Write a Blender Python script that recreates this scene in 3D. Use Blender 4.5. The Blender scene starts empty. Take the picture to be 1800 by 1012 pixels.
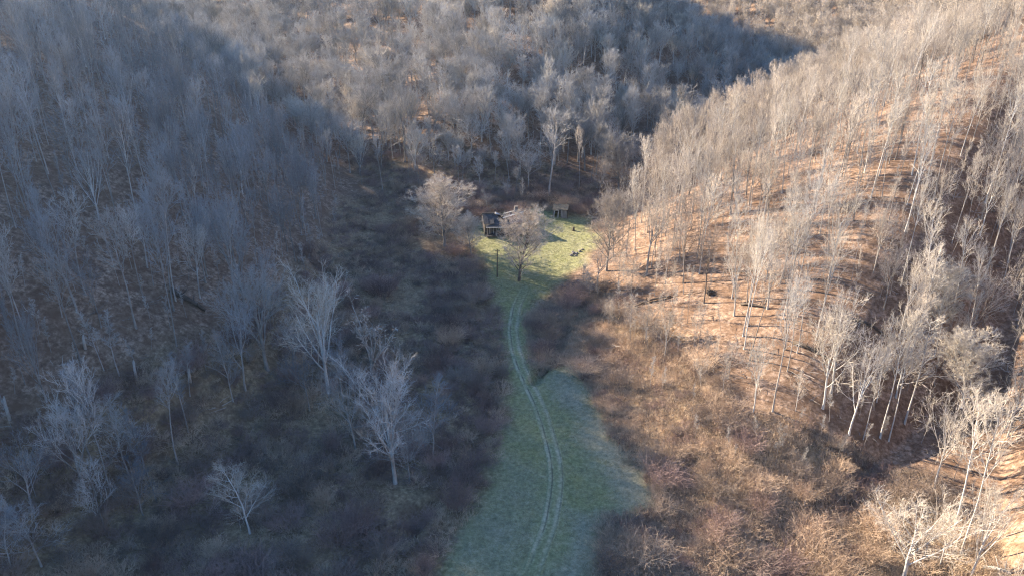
import bpy, math, random
import numpy as np
from mathutils import Vector, Matrix

# ------------------------------------------------------------------ camera, sky, sun, exposure
scene = bpy.context.scene
C = scene.collection
CAM_Z, PITCH, FPX = 66.0, math.radians(24.0), 1285.0
cam_data = bpy.data.cameras.new('camera')
cam = bpy.data.objects.new('camera', cam_data)
C.objects.link(cam)
cam.location = (0, 0, CAM_Z)
cam.rotation_euler = (math.radians(90) - PITCH, 0, 0)
cam_data.sensor_width = 36.0
cam_data.lens = FPX / 1800 * 36.0
cam_data.clip_start = 0.5
cam_data.clip_end = 6000
scene.camera = cam

SUN_EL = math.radians(21.8)
SUN_DIR = Vector((-0.80, 0.60, 0)).normalized() * math.cos(SUN_EL) + Vector((0, 0, math.sin(SUN_EL)))
world = bpy.data.worlds.new('World')
scene.world = world
world.use_nodes = True
wn = world.node_tree
sky = wn.nodes.new('ShaderNodeTexSky')
sky.sky_type = 'NISHITA'
sky.sun_disc = False
sky.sun_elevation = SUN_EL
sky.sun_rotation = math.atan2(SUN_DIR.x, SUN_DIR.y)
sky.altitude = 300
sky.dust_density = 0.4
sky.ozone_density = 6.0
bg = wn.nodes['Background']
wn.links.new(sky.outputs[0], bg.inputs[0])
bg.inputs[1].default_value = 0.095

sun_data = bpy.data.lights.new('sun', 'SUN')
sun_data.energy = 5.0
sun_data.angle = math.radians(0.5)
sun_data.color = (1.0, 0.84, 0.65)
sun = bpy.data.objects.new('sun', sun_data)
C.objects.link(sun)
sun.location = (-300, 240, 300)
sun.rotation_euler = SUN_DIR.to_track_quat('Z', 'Y').to_euler()

scene.view_settings.view_transform = 'Standard'
scene.view_settings.look = 'None'
scene.view_settings.gamma = 1.0
scene.view_settings.use_curve_mapping = False
scene.view_settings.exposure = 2.2
scene.render.engine = 'CYCLES'
scene.cycles.max_bounces = 3
scene.cycles.diffuse_bounces = 1
scene.cycles.use_adaptive_sampling = True
scene.cycles.adaptive_threshold = 0.015
scene.cycles.glossy_bounces = 1
scene.cycles.transmission_bounces = 2
scene.cycles.transparent_max_bounces = 4
scene.cycles.volume_bounces = 0
scene.cycles.use_denoising = True
scene.cycles.denoising_prefilter = 'NONE'
scene.cycles.filter_width = 1.2

# ------------------------------------------------------------------ terrain function
rng = np.random.default_rng(11)
random.seed(11)
_lat = np.random.default_rng(5).random((256, 256))

def vnoise(x, y):
    x = np.asarray(x, float); y = np.asarray(y, float)
    xi = np.floor(x).astype(int); yi = np.floor(y).astype(int)
    fx = x - xi; fy = y - yi
    fx = fx * fx * (3 - 2 * fx); fy = fy * fy * (3 - 2 * fy)
    a = _lat[xi & 255, yi & 255]; b = _lat[(xi + 1) & 255, yi & 255]
    c = _lat[xi & 255, (yi + 1) & 255]; d = _lat[(xi + 1) & 255, (yi + 1) & 255]
    return (a * (1 - fx) + b * fx) * (1 - fy) + (c * (1 - fx) + d * fx) * fy

def fbm(x, y, octaves=4):
    s = 0; a = 0.5
    for i in range(octaves):
        s = s + a * (vnoise(x + 17.3 * i, y - 9.1 * i) - 0.5) * 2
        x = x * 2.03; y = y * 2.03; a *= 0.5
    return s

def softplus(s, w):
    q = np.asarray(s, float) / w
    return w * (np.log1p(np.exp(-np.abs(q))) + np.maximum(q, 0))

def smin(a, b, k):
    h = np.clip(0.5 + 0.5 * (b - a) / k, 0, 1)
    return b * (1 - h) + a * h - k * h * (1 - h)

def sstep(x, a, b):
    t = np.clip((x - a) / (b - a), 0, 1)
    return t * t * (3 - 2 * t)

def seg_dist(x, y, pts):
    """distance to a polyline and the run along it (0..1)"""
    x = np.asarray(x, float); y = np.asarray(y, float)
    best = np.full(np.broadcast(x, y).shape, 1e9); run = np.zeros_like(best)
    n = len(pts) - 1
    for i in range(n):
        (ax, ay), (bx, by) = pts[i][:2], pts[i + 1][:2]
        dx, dy = bx - ax, by - ay
        t = np.clip(((x - ax) * dx + (y - ay) * dy) / (dx * dx + dy * dy), 0, 1)
        d = np.hypot(x - ax - t * dx, y - ay - t * dy)
        m = d < best
        best = np.where(m, d, best); run = np.where(m, (i + t) / n, run)
    return best, run

LEFT_FOOT = ([-100, 0, 60, 80, 100, 130, 160, 220, 260, 400, 900], [64, 62, 58, 49, 38, 35, 40, 49, 54, 70, 90])
RIGHT_FOOT = ([-100, 40, 63, 81, 101, 119, 143, 165, 180, 200, 240, 300, 350, 450, 560, 900],
              [18, 19, 20, 20, 15, 13, 14, 22, 31, 43, 74, 112, 112, 84, 50, 20])
SPINE = ([-900, -400, -250, -142, -58, 0], [480, 385, 318, 262, 205, 174])
LEFT_VALLEY = ([150, 215, 270, 340, 420, 520, 900], [-10, -48, -74, -116, -178, -265, -560])
FLOOR = ([-1500, 0, 60, 120, 170, 200, 300, 420, 600, 1500], [-2, -1, 0, 1.8, 5.5, 8.5, 17, 29, 42, 60])
GULLY = [(38, 52), (56, 74), (80, 104), (122, 150), (170, 190)]

def height(x, y):
    x = np.asarray(x, float); y = np.asarray(y, float)
    z = np.interp(y, *FLOOR)
    # left hillside, dropping away behind its crest
    s = softplus(-x - np.interp(y, *LEFT_FOOT), 7)
    hl = 57 * np.tanh(0.78 * s / 57)
    back = softplus(y - np.interp(x, *SPINE), 10)
    hl = softplus(hl - 0.62 * back, 4) * np.clip(s / 8, 0, 1)
    # right hillside with a gully beyond its nose
    s = softplus(x - np.interp(y, *RIGHT_FOOT), 4)
    hr = 140 * np.tanh(0.47 * s / 140)
    gd, gr = seg_dist(x, y, GULLY)
    hr = hr - np.minimum(hr * 0.8, (5 + 15 * np.sin(np.pi * np.clip(gr * 0.9 + 0.05, 0, 1))) * np.exp(-(gd / 15.0) ** 2))
    # hill between the two side valleys
    dl = (x - np.interp(y, *LEFT_VALLEY)) * 0.78 - 10
    dr = (np.interp(y, *RIGHT_FOOT) - x) * 0.85 - 12
    c = smin(smin(0.45 * dl, 0.75 * dr, 10), 0.39 * (y - 190) - 0.29 * softplus(x + 22, 12), 8)
    hc = np.where(y > 150, softplus(c, 3), 0)
    hc = 130 * np.tanh(hc / 130)
    # far hillside added left of the side valley, raised to keep that valley in shade
    s = softplus(np.interp(y, *LEFT_VALLEY) - x - 22, 8)
    h2 = 150 * np.tanh(0.95 * s / 150) * sstep(y, 325, 410)
    tot = smin(np.maximum(hl, h2) + hr + hc, 100.0, 24.0)
    und = fbm(x / 42.0, y / 42.0, 3) * np.clip(tot / 12, 0, 1) * 3.2
    return z + tot + und

def micro(x, y):
    return 0.28 * fbm(x / 5.0, y / 5.0, 3) + 0.10 * fbm(x / 1.3, y / 1.3, 2)

# pixel of the photograph -> ray; ray -> point on the ground
CP, SP = math.cos(PITCH), math.sin(PITCH)
def ray(px, py):
    u = (px - 900.0) / FPX; v = (py - 506.0) / FPX
    return np.array([u, CP - v * SP, -SP - v * CP])

def project(x, y, z):
    dz = z - CAM_Z
    d = y * CP - dz * SP
    v = -(y * SP + dz * CP)
    return 900 + FPX * x / d, 506 + FPX * v / d, d

def ground_at(px, py):
    r = ray(px, py)
    t = np.arange(40, 1100, 0.5)
    zz = CAM_Z + t * r[2]
    g = height(t * r[0], t * r[1])
    k = np.argmax(zz < g)
    return float(t[k] * r[0]), float(t[k] * r[1])

# ------------------------------------------------------------------ helpers
def tag(o, label=None, cat=None, group=None, kind=None):
    if label: o['label'] = label
    if cat: o['category'] = cat
    if group: o['group'] = group
    if kind: o['kind'] = kind
    return o

def empty(name, loc=(0, 0, 0), rz=0.0):
    o = bpy.data.objects.new(name, None)
    o.empty_display_size = 0.5
    o.location = loc; o.rotation_euler = (0, 0, rz)
    C.objects.link(o)
    return o

def mesh_np(name, V, T, mats, smooth=False, mi=None):
    """numpy vertices and triangles -> mesh"""
    me = bpy.data.meshes.new(name)
    V = np.ascontiguousarray(V, np.float32); T = np.ascontiguousarray(T, np.int32)
    me.vertices.add(len(V)); me.vertices.foreach_set('co', V.ravel())
    k = T.shape[1]
    me.loops.add(T.size); me.loops.foreach_set('vertex_index', T.ravel())
    me.polygons.add(len(T))
    me.polygons.foreach_set('loop_start', np.arange(0, T.size, k, dtype=np.int32))
    try:
        me.polygons.foreach_set('loop_total', np.full(len(T), k, np.int32))
    except Exception:
        pass
    for m in mats: me.materials.append(m)
    if mi is not None: me.polygons.foreach_set('material_index', np.ascontiguousarray(mi, np.int32))
    me.polygons.foreach_set('use_smooth', np.full(len(T), bool(smooth)))
    me.update(calc_edges=True)
    return me

def obj(name, me, parent=None, loc=None):
    o = bpy.data.objects.new(name, me)
    C.objects.link(o)
    if parent is not None: o.parent = parent
    if loc is not None: o.location = loc
    return o

class Buf:
    """collects boxes and prisms (each face its own quad or triangle) for one part"""
    def __init__(s): s.v, s.f = [], []
    def box(s, c, size, rot=(0, 0, 0), jit=0.0):
        m = Matrix.Rotation(rot[2], 3, 'Z') @ Matrix.Rotation(rot[1], 3, 'Y') @ Matrix.Rotation(rot[0], 3, 'X')
        b = len(s.v)
        for i in range(8):
            p = Vector(((i & 1) - .5, ((i >> 1) & 1) - .5, ((i >> 2) & 1) - .5))
            p = Vector((p.x * size[0], p.y * size[1], p.z * size[2]))
            if jit: p += Vector((random.uniform(-jit, jit), random.uniform(-jit, jit), random.uniform(-jit, jit)))
            s.v.append(tuple(m @ p + Vector(c)))
        for q in ((0, 2, 3, 1), (4, 5, 7, 6), (0, 1, 5, 4), (2, 6, 7, 3), (0, 4, 6, 2), (1, 3, 7, 5)):
            s.f.append(tuple(b + k for k in q))
        return s
    def build(s, name, mat, parent=None, loc=None, bevel=0.0):
        me = bpy.data.meshes.new(name)
        me.from_pydata(s.v, [], s.f); me.materials.append(mat); me.update()
        o = obj(name, me, parent, loc)
        if bevel:
            b = o.modifiers.new('bevel', 'BEVEL'); b.width = bevel; b.segments = 1
        return o

# ------------------------------------------------------------------ materials
def new_mat(name):
    m = bpy.data.materials.new(name); m.use_nodes = True
    b = m.node_tree.nodes['Principled BSDF']
    b.inputs['Roughness'].default_value = 0.9
    b.inputs['Specular IOR Level'].default_value = 0.15
    return m, m.node_tree, b

def ramp(nt, fac, stops):
    r = nt.nodes.new('ShaderNodeValToRGB')
    while len(r.color_ramp.elements) < len(stops): r.color_ramp.elements.new(0.5)
    for e, (p, c) in zip(r.color_ramp.elements, stops):
        e.position = p; e.color = (*c, 1)
    nt.links.new(fac, r.inputs[0])
    return r.outputs[0]

def noise(nt, scale, detail=4, rough=0.6, coord='Object', stretch=None):
    tc = nt.nodes.new('ShaderNodeTexCoord')
    n = nt.nodes.new('ShaderNodeTexNoise')
    n.inputs['Scale'].default_value = scale; n.inputs['Detail'].default_value = detail
    n.inputs['Roughness'].default_value = rough
    if stretch:
        mp = nt.nodes.new('ShaderNodeMapping'); mp.inputs['Scale'].default_value = stretch
        nt.links.new(tc.outputs[coord], mp.inputs[0]); nt.links.new(mp.outputs[0], n.inputs['Vector'])
    else:
        nt.links.new(tc.outputs[coord], n.inputs['Vector'])
    return n.outputs[0]

def mix(nt, fac, a, b, mode='MIX'):
    m = nt.nodes.new('ShaderNodeMix'); m.data_type = 'RGBA'; m.blend_type = mode
    for k, v in ((0, fac), (6, a), (7, b)):
        if isinstance(v, (int, float)): m.inputs[k].default_value = v
        elif isinstance(v, tuple): m.inputs[k].default_value = (*v, 1)
        else: nt.links.new(v, m.inputs[k])
    return m.outputs[2]

def math_n(nt, op, a, b=0.5, clamp=False):
    m = nt.nodes.new('ShaderNodeMath'); m.operation = op; m.use_clamp = clamp
    for k, v in ((0, a), (1, b)):
        if isinstance(v, (int, float)): m.inputs[k].default_value = v
        else: nt.links.new(v, m.inputs[k])
    return m.outputs[0]

def bark_mat(name, dark, light, scale=1.2, vary=0.35):
    m, nt, b = new_mat(name)
    n = noise(nt, scale, 3, 0.65, 'Object', (1, 1, 0.35))
    col = ramp(nt, n, [(0.3, dark), (0.7, light)])
    oi = nt.nodes.new('ShaderNodeObjectInfo')
    v = nt.nodes.new('ShaderNodeMapRange')
    v.inputs[3].default_value = 1 - vary; v.inputs[4].default_value = 1 + vary
    nt.links.new(oi.outputs['Random'], v.inputs[0])
    hs = nt.nodes.new('ShaderNodeHueSaturation')
    nt.links.new(v.outputs[0], hs.inputs['Value']); nt.links.new(col, hs.inputs['Color'])
    nt.links.new(hs.outputs[0], b.inputs['Base Color'])
    return m

def plain_mat(name, dark, light, scale=3.0, stretch=None, rough=0.9, bump=0.0):
    m, nt, b = new_mat(name)
    n = noise(nt, scale, 5, 0.65, 'Object', stretch)
    nt.links.new(ramp(nt, n, [(0.3, dark), (0.72, light)]), b.inputs['Base Color'])
    b.inputs['Roughness'].default_value = rough
    if bump:
        bp = nt.nodes.new('ShaderNodeBump'); bp.inputs['Strength'].default_value = bump
        nt.links.new(n, bp.inputs['Height']); nt.links.new(bp.outputs[0], b.inputs['Normal'])
    return m

M = {}
M['bark_grey'] = bark_mat('bark_grey', (.19, .165, .14), (.42, .385, .34))
M['bark_pale'] = bark_mat('bark_pale', (.33, .31, .28), (.66, .63, .57), 0.8, 0.2)
M['bark_brown'] = bark_mat('bark_brown', (.12, .095, .075), (.26, .21, .17))
M['twig_grey'] = bark_mat('twig_grey', (.31, .285, .25), (.51, .475, .425), 0.4, 0.3)
M['twig_pale'] = bark_mat('twig_pale', (.46, .40, .32), (.68, .60, .49), 0.4, 0.2)
M['twig_warm'] = bark_mat('twig_warm', (.41, .345, .275), (.61, .53, .43), 0.4, 0.25)  # warmer twigs: sunlit look put into the crown colour
M['twig_shaded'] = bark_mat('twig_shaded', (.19, .195, .195), (.35, .355, .35), 0.4, 0.3)  # darker, bluer twigs: shade of the left slope put into the colour
M['twig_brown'] = bark_mat('twig_brown', (.19, .145, .115), (.31, .25, .20), 0.4, 0.3)
M['twig_red'] = bark_mat('twig_red', (.19, .13, .11), (.33, .235, .20), 0.6, 0.35)
M['twig_tan'] = bark_mat('twig_tan', (.35, .245, .165), (.57, .425, .30), 0.6, 0.3)
M['dry_leaf'] = bark_mat('dry_leaf', (.30, .16, .07), (.48, .28, .13), 2.0, 0.3)
M['straw'] = bark_mat('straw', (.38, .275, .18), (.62, .48, .34), 2.0, 0.3)
M['green_blade'] = bark_mat('green_blade', (.25, .24, .095), (.45, .415, .20), 2.0, 0.35)
M['pale_blade'] = bark_mat('pale_blade', (.34, .33, .21), (.54, .50, .36), 2.0, 0.3)

# ------------------------------------------------------------------ where things lie (read off the photograph, set on the ground)
def poly_at(pix): return [ground_at(*p) for p in pix]
def inside(x, y, poly):
    x = np.asarray(x, float); y = np.asarray(y, float)
    r = np.zeros(np.broadcast(x, y).shape, bool)
    j = len(poly) - 1
    for i in range(len(poly)):
        xi, yi = poly[i]; xj, yj = poly[j]
        with np.errstate(divide='ignore', invalid='ignore'):
            r ^= ((yi > y) != (yj > y)) & (x < (xj - xi) * (y - yi) / (yj - yi + 1e-12) + xi)
        j = i
    return r
def edge_mask(x, y, poly, soft):
    d, _ = seg_dist(x, y, list(poly) + [poly[0]])
    sd = np.where(inside(x, y, poly), d, -d)
    return sstep(sd + 2.4 * fbm(np.asarray(x) / 5.0, np.asarray(y) / 5.0, 4), -soft, soft)

FIELD = poly_at([(700, 1100), (770, 1005), (830, 905), (878, 800), (892, 700), (888, 630), (880, 560), (860, 500), (835, 445),
                 (830, 405), (870, 378), (940, 366), (1000, 378), (1040, 384), (1048, 425), (1020, 470), (985, 505), (945, 530), (925, 560),
                 (928, 610), (945, 650), (1010, 640), (1040, 700), (1075, 770), (1125, 830), (1165, 900), (1062, 905), (1052, 1000), (1060, 1100)])
RIGHT_SCRUB = poly_at([(1060, 1100), (1052, 1000), (1062, 905), (1165, 900), (1125, 830), (1075, 770), (1040, 700), (1010, 640), (945, 650), (928, 610),
                       (925, 560), (985, 505), (1040, 500), (1120, 550), (1200, 610), (1310, 735), (1480, 775), (1640, 840), (1760, 960), (1790, 1100)])
LEFT_SCRUB = poly_at([(700, 1100), (770, 1005), (830, 905), (878, 800), (892, 700), (888, 630), (880, 560), (860, 500), (835, 445), (820, 400), (770, 370),
                      (690, 335), (600, 350), (560, 440), (440, 560), (330, 610), (180, 680), (20, 760), (-60, 900), (-60, 1100)])
EDGE_SCRUB = poly_at([(826, 404), (868, 376), (940, 363), (1000, 374), (1042, 380), (1056, 345), (1000, 332), (850, 336), (720, 326), (690, 335), (770, 370)])
HILL_FOOT = poly_at([(650, 332), (610, 285), (700, 250), (850, 268), (1000, 296), (1062, 330), (1056, 345), (1000, 332), (850, 336), (720, 326)])
TRACK_PX = [(925, 1040), (938, 1000), (962, 940), (976, 880), (977, 830), (968, 770), (948, 715), (925, 670), (910, 630), (902, 590), (902, 558), (912, 530), (925, 508)]
TRACK = poly_at(TRACK_PX)
CREEK = poly_at([(690, 1060), (715, 960), (742, 900), (790, 862), (838, 800), (850, 720), (868, 655)])
CREEK_B = poly_at([(940, 672), (958, 640), (985, 606), (1000, 580)])
def smooth_line(pts, n):
    p = np.array(pts, float)
    for _ in range(3):
        q = np.empty((2 * len(p) - 2, 2)); q[0::2] = p[:-1] * .75 + p[1:] * .25; q[1::2] = p[:-1] * .25 + p[1:] * .75
        p = np.vstack([p[:1], q, p[-1:]])
    s = np.r_[0, np.cumsum(np.hypot(*np.diff(p, axis=0).T))]
    t = np.linspace(0, s[-1], n)
    return np.stack([np.interp(t, s, p[:, 0]), np.interp(t, s, p[:, 1])], 1), s[-1]
TRACK_LINE, TRACK_LEN = smooth_line(TRACK, 60)

def surface(x, y):
    """ground height with small relief and the creek cuts"""
    x = np.asarray(x, float); y = np.asarray(y, float)
    z = height(x, y)
    f = np.clip(1 - edge_mask(x, y, FIELD, 2.0) * 0.8, 0, 1)
    z = z + micro(x, y) * (0.25 + 0.75 * f)
    wob = 0.8 * fbm(x / 4.0, y / 4.0, 2)
    for line, dep in ((CREEK, 1.3), (CREEK_B, 1.4)):
        d, _ = seg_dist(x, y, line)
        z = z - dep * np.exp(-((d + wob) / 0.9) ** 2)
    return z
def gz(x, y): return float(surface(np.array([x]), np.array([y]))[0])

# ------------------------------------------------------------------ ground
def warp_axis(lo, a, b, hi, step, grow):
    mid = list(np.arange(a, b + 1e-6, step)); left, right = [], []
    s, p = step, a
    while p > lo: s *= grow; p -= s; left.append(max(p, lo))
    s, p = step, b
    while p < hi: s *= grow; p += s; right.append(min(p, hi))
    return np.array(left[::-1] + mid + right)
GX = warp_axis(-800, -75, 75, 800, 0.55, 1.06)
GY = warp_axis(-300, 52, 190, 1000, 0.55, 1.05)
X, Y = np.meshgrid(GX, GY)
Z = surface(X, Y)
nx, ny = len(GX), len(GY)
ii = (np.arange(ny - 1)[:, None] * nx + np.arange(nx - 1)[None, :]).ravel()
quads = np.stack([ii, ii + 1, ii + 1 + nx, ii + nx], 1)

def ground_mat():
    m, nt, b = new_mat('ground_cover')
    at = nt.nodes.new('ShaderNodeAttribute'); at.attribute_name = 'cover'
    sp = nt.nodes.new('ShaderNodeSeparateColor'); nt.links.new(at.outputs['Color'], sp.inputs[0])
    fine = noise(nt, 1.6, 6, 0.75); mid = noise(nt, 0.22, 5, 0.65); big = noise(nt, 0.05, 3, 0.5)
    litter = ramp(nt, fine, [(0.30, (.05, .035, .025)), (0.45, (.20, .13, .085)), (0.58, (.37, .26, .185)), (0.74, (.54, .42, .32))])
    patch = noise(nt, 0.6, 5, 0.7)
    litter = mix(nt, math_n(nt, 'MULTIPLY', ramp(nt, patch, [(0.47, (0, 0, 0)), (0.6, (1, 1, 1))]), 0.7), litter, (.10, .062, .04))
    litter = mix(nt, math_n(nt, 'MULTIPLY', ramp(nt, mid, [(0.40, (0, 0, 0)), (0.62, (1, 1, 1))]), 0.75), litter, (.15, .09, .055))
    scrub = ramp(nt, fine, [(0.3, (.08, .055, .035)), (0.5, (.25, .175, .10)), (0.68, (.42, .31, .19))])
    scrub = mix(nt, math_n(nt, 'MULTIPLY', ramp(nt, mid, [(0.42, (0, 0, 0)), (0.62, (1, 1, 1))]), 0.7), scrub, (.12, .075, .05))
    green = ramp(nt, fine, [(0.3, (.10, .105, .045)), (0.5, (.21, .21, .09)), (0.7, (.34, .325, .16))])
    pale = ramp(nt, fine, [(0.3, (.13, .125, .075)), (0.55, (.27, .25, .165)), (0.72, (.39, .355, .25))])
    gm = math_n(nt, 'MULTIPLY', ramp(nt, mid, [(0.42, (0, 0, 0)), (0.65, (1, 1, 1))]), 0.55)
    grass = mix(nt, gm, green, pale)
    grass = mix(nt, sp.outputs[2], grass, pale)
    col = mix(nt, sp.outputs[1], litter, scrub)
    col = mix(nt, sp.outputs[0], col, grass)
    nt.links.new(col, b.inputs['Base Color'])
    bp = nt.nodes.new('ShaderNodeBump'); bp.inputs['Strength'].default_value = 0.6; bp.inputs['Distance'].default_value = 0.25
    nt.links.new(fine, bp.inputs['Height']); nt.links.new(bp.outputs[0], b.inputs['Normal'])
    return m
M['ground'] = ground_mat()
gme = mesh_np('ground', np.stack([X, Y, Z], -1).reshape(-1, 3), quads, [M['ground']], True)
fx, fy = X.ravel(), Y.ravel()
g_field = edge_mask(fx, fy, FIELD, 2.2)
g_scrub = np.maximum.reduce([edge_mask(fx, fy, q, 4) for q in (RIGHT_SCRUB, LEFT_SCRUB, EDGE_SCRUB, HILL_FOOT)])
PALE_A = poly_at([(960, 660), (1010, 645), (1045, 720), (1130, 830), (1165, 895), (1100, 890), (1040, 800), (1000, 730)])
PALE_B = poly_at([(1000, 900), (1060, 905), (1052, 1000), (1040, 1100), (960, 1100), (985, 960)])
PALE_C = poly_at([(780, 1000), (840, 900), (890, 800), (930, 830), (925, 930), (900, 1030), (820, 1060)])
g_pale = np.maximum.reduce([edge_mask(fx, fy, p, 2.5) for p in (PALE_A, PALE_B)] + [0.6 * edge_mask(fx, fy, PALE_C, 4)])
ca = gme.color_attributes.new('cover', 'FLOAT_COLOR', 'POINT')
ca.data.foreach_set('color', np.stack([g_field, g_scrub, g_pale, np.ones_like(fx)], 1).astype(np.float32).ravel())
ground = obj('ground', gme)
tag(ground, kind='structure')

# ------------------------------------------------------------------ wheel track through the field
def track_mat():
    m, nt, b = new_mat('track_cover')
    at = nt.nodes.new('ShaderNodeAttribute'); at.attribute_name = 'wear'
    fine = noise(nt, 2.2, 6, 0.75); mid = noise(nt, 0.5, 4, 0.6)
    grass = ramp(nt, fine, [(0.3, (.10, .11, .05)), (0.5, (.20, .205, .10)), (0.7, (.34, .325, .18))])
    dirt = ramp(nt, fine, [(0.3, (.24, .22, .14)), (0.55, (.42, .38, .26)), (0.72, (.54, .49, .36))])
    mud = ramp(nt, fine, [(0.3, (.03, .028, .02)), (0.7, (.09, .08, .055))])
    sp = nt.nodes.new('ShaderNodeSeparateColor'); nt.links.new(at.outputs['Color'], sp.inputs[0])
    f = math_n(nt, 'MULTIPLY', sp.outputs[0], ramp(nt, mid, [(0.3, (.6, .6, .6)), (0.6, (1, 1, 1))]))
    col = mix(nt, f, grass, dirt)
    f2 = math_n(nt, 'MULTIPLY', sp.outputs[1], ramp(nt, mid, [(0.38, (0, 0, 0)), (0.55, (1, 1, 1))]))
    col = mix(nt, f2, col, mud)
    nt.links.new(col, b.inputs['Base Color'])
    return m
M['track'] = track_mat()
n_al, n_ac = 520, 33
line, tl = smooth_line(TRACK, n_al)
tan = np.gradient(line, axis=0); tan /= np.linalg.norm(tan, axis=1)[:, None]
nor = np.stack([tan[:, 1], -tan[:, 0]], 1)
ac = np.linspace(-1.35, 1.35, n_ac)
wob = 0.22 * fbm(np.arange(n_al) / 40.0, np.zeros(n_al), 2)
off = ac[None, :] + wob[:, None]
TX = line[:, 0][:, None] + nor[:, 0][:, None] * off
TY = line[:, 1][:, None] + nor[:, 1][:, None] * off
rut = np.exp(-((np.abs(ac) - 0.74) / 0.24) ** 2)
edge = np.clip((1.35 - np.abs(ac)) / 0.3, 0, 1)
TZ = surface(TX, TY) + (-0.12 + 0.20 * edge[None, :] - 0.05 * rut[None, :] + 0.02 * fbm(TX * 1.7, TY * 1.7, 2))
jj = (np.arange(n_al - 1)[:, None] * n_ac + np.arange(n_ac - 1)[None, :]).ravel()
tme = mesh_np('dirt_track', np.stack([TX, TY, TZ], -1).reshape(-1, 3), np.stack([jj, jj + 1, jj + 1 + n_ac, jj + n_ac], 1), [M['track']], True)
ends = np.clip(np.minimum(np.arange(n_al) / 60.0, (n_al - 1 - np.arange(n_al)) / 60.0), 0, 1)[:, None]
wear = np.broadcast_to(np.clip(np.exp(-((np.abs(ac) - 0.72) / 0.38) ** 2) * .85, 0, 1)[None, :], TX.shape) * ends * np.clip(.75 + .9 * fbm(TX * .35, TY * .35, 3), .15, 1)
mud = np.broadcast_to(np.exp(-((ac - 0.92) / 0.09) ** 2) * .5 + np.exp(-((ac + 0.52) / 0.09) ** 2) * .8, TX.shape) * ends
ta = tme.color_attributes.new('wear', 'FLOAT_COLOR', 'POINT')
ta.data.foreach_set('color', np.stack([wear, mud, mud * 0, mud * 0 + 1], -1).astype(np.float32).ravel())
tag(obj('dirt_track', tme), kind='structure')

# ------------------------------------------------------------------ growing branches
def unit(v): return v / (np.linalg.norm(v, axis=-1, keepdims=True) + 1e-9)

def grow(r, start, d, length, N, wander, up):
    B = len(start)
    P = np.empty((B, N, 3)); P[:, 0] = start
    d = unit(d); st = (length / (N - 1))[:, None]
    for k in range(1, N):
        d = unit(d + r.normal(0, wander, (B, 3)) + np.array([0, 0, up]))
        P[:, k] = P[:, k - 1] + d * st
    return P

def children(r, P, R, K, t0, t1, ang, sd, tropism=0.0):
    """K branches on each parent: start points, directions, parent radius there, place along the parent"""
    B, N = P.shape[:2]
    t = t0 + (t1 - t0) * (np.arange(K)[None, :] + r.uniform(0.1, 0.9, (B, K))) / K
    q = t * (N - 1); i = np.clip(q.astype(int), 0, N - 2); f = (q - i)[..., None]
    b = np.arange(B)[:, None]
    p0, p1 = P[b, i], P[b, i + 1]
    pos = p0 * (1 - f) + p1 * f
    rad = R[b, i] * (1 - f[..., 0]) + R[b, i + 1] * f[..., 0]
    tan = unit(p1 - p0)
    az = r.uniform(0, 6.283, (B, 1)) + np.arange(K)[None, :] * 2.4 + r.normal(0, .5, (B, K))
    ref = np.where(np.abs(tan[..., 2:3]) > 0.9, np.array([1.0, 0, 0]), np.array([0, 0, 1.0]))
    u = unit(np.cross(tan, ref)); v = np.cross(tan, u)
    a = r.normal(ang, sd, (B, K))[..., None]
    d = np.cos(a) * tan + np.sin(a) * (np.cos(az)[..., None] * u + np.sin(az)[..., None] * v)
    d[..., 2] += tropism
    return pos.reshape(-1, 3), unit(d).reshape(-1, 3), rad.reshape(-1), t.reshape(-1)

def tubes(P, R, S):
    """tapered tubes round paths -> vertices, triangles"""
    B, N = P.shape[:2]
    tan = unit(np.gradient(P, axis=1))
    ref = np.where(np.abs(tan[..., 2:3]) > 0.9, np.array([1.0, 0, 0]), np.array([0, 0, 1.0]))
    u = unit(np.cross(tan, ref)); v = np.cross(tan, u)
    a = np.arange(S) * 2 * math.pi / S
    ring = P[:, :, None] + R[:, :, None, None] * (np.cos(a)[:, None] * u[:, :, None] + np.sin(a)[:, None] * v[:, :, None])
    V = ring.reshape(-1, 3)
    base = (np.arange(B)[:, None, None] * N + np.arange(N - 1)[None, :, None]) * S
    k = np.arange(S)[None, None, :]; k2 = (k + 1) % S
    A, Bq, Cq, D = base + k, base + k2, base + S + k2, base + S + k
    T = np.concatenate([np.stack([A, Bq, Cq], -1).reshape(-1, 3), np.stack([A, Cq, D], -1).reshape(-1, 3)])
    return V, T

def spikes(p, d, L, r0, bend):
    """three-sided pointed twigs with one bend"""
    n = len(p)
    ref = np.where(np.abs(d[:, 2:3]) > 0.9, np.array([1.0, 0, 0]), np.array([0, 0, 1.0]))
    u = unit(np.cross(d, ref)); v = np.cross(d, u)
    V = np.empty((n, 4, 3))
    for k in range(3):
        a = k * 2.0944
        V[:, k] = p + r0[:, None] * (math.cos(a) * u + math.sin(a) * v)
    V[:, 3] = p + d * L[:, None] + bend
    b = np.arange(n)[:, None] * 4
    T = np.concatenate([b + np.array([[0, 1, 3]]), b + np.array([[1, 2, 3]]), b + np.array([[2, 0, 3]])])
    return V.reshape(-1, 3), T

def taper(r0, N, tip=0.25, pw=1.0):
    t = np.linspace(0, 1, N)
    return r0[:, None] * (tip + (1 - tip) * (1 - t[None, :]) ** pw)

def join(parts):
    V, T, n = [], [], 0
    for v, t in parts:
        V.append(v); T.append(t + n); n += len(v)
    return np.concatenate(V), np.concatenate(T)

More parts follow.
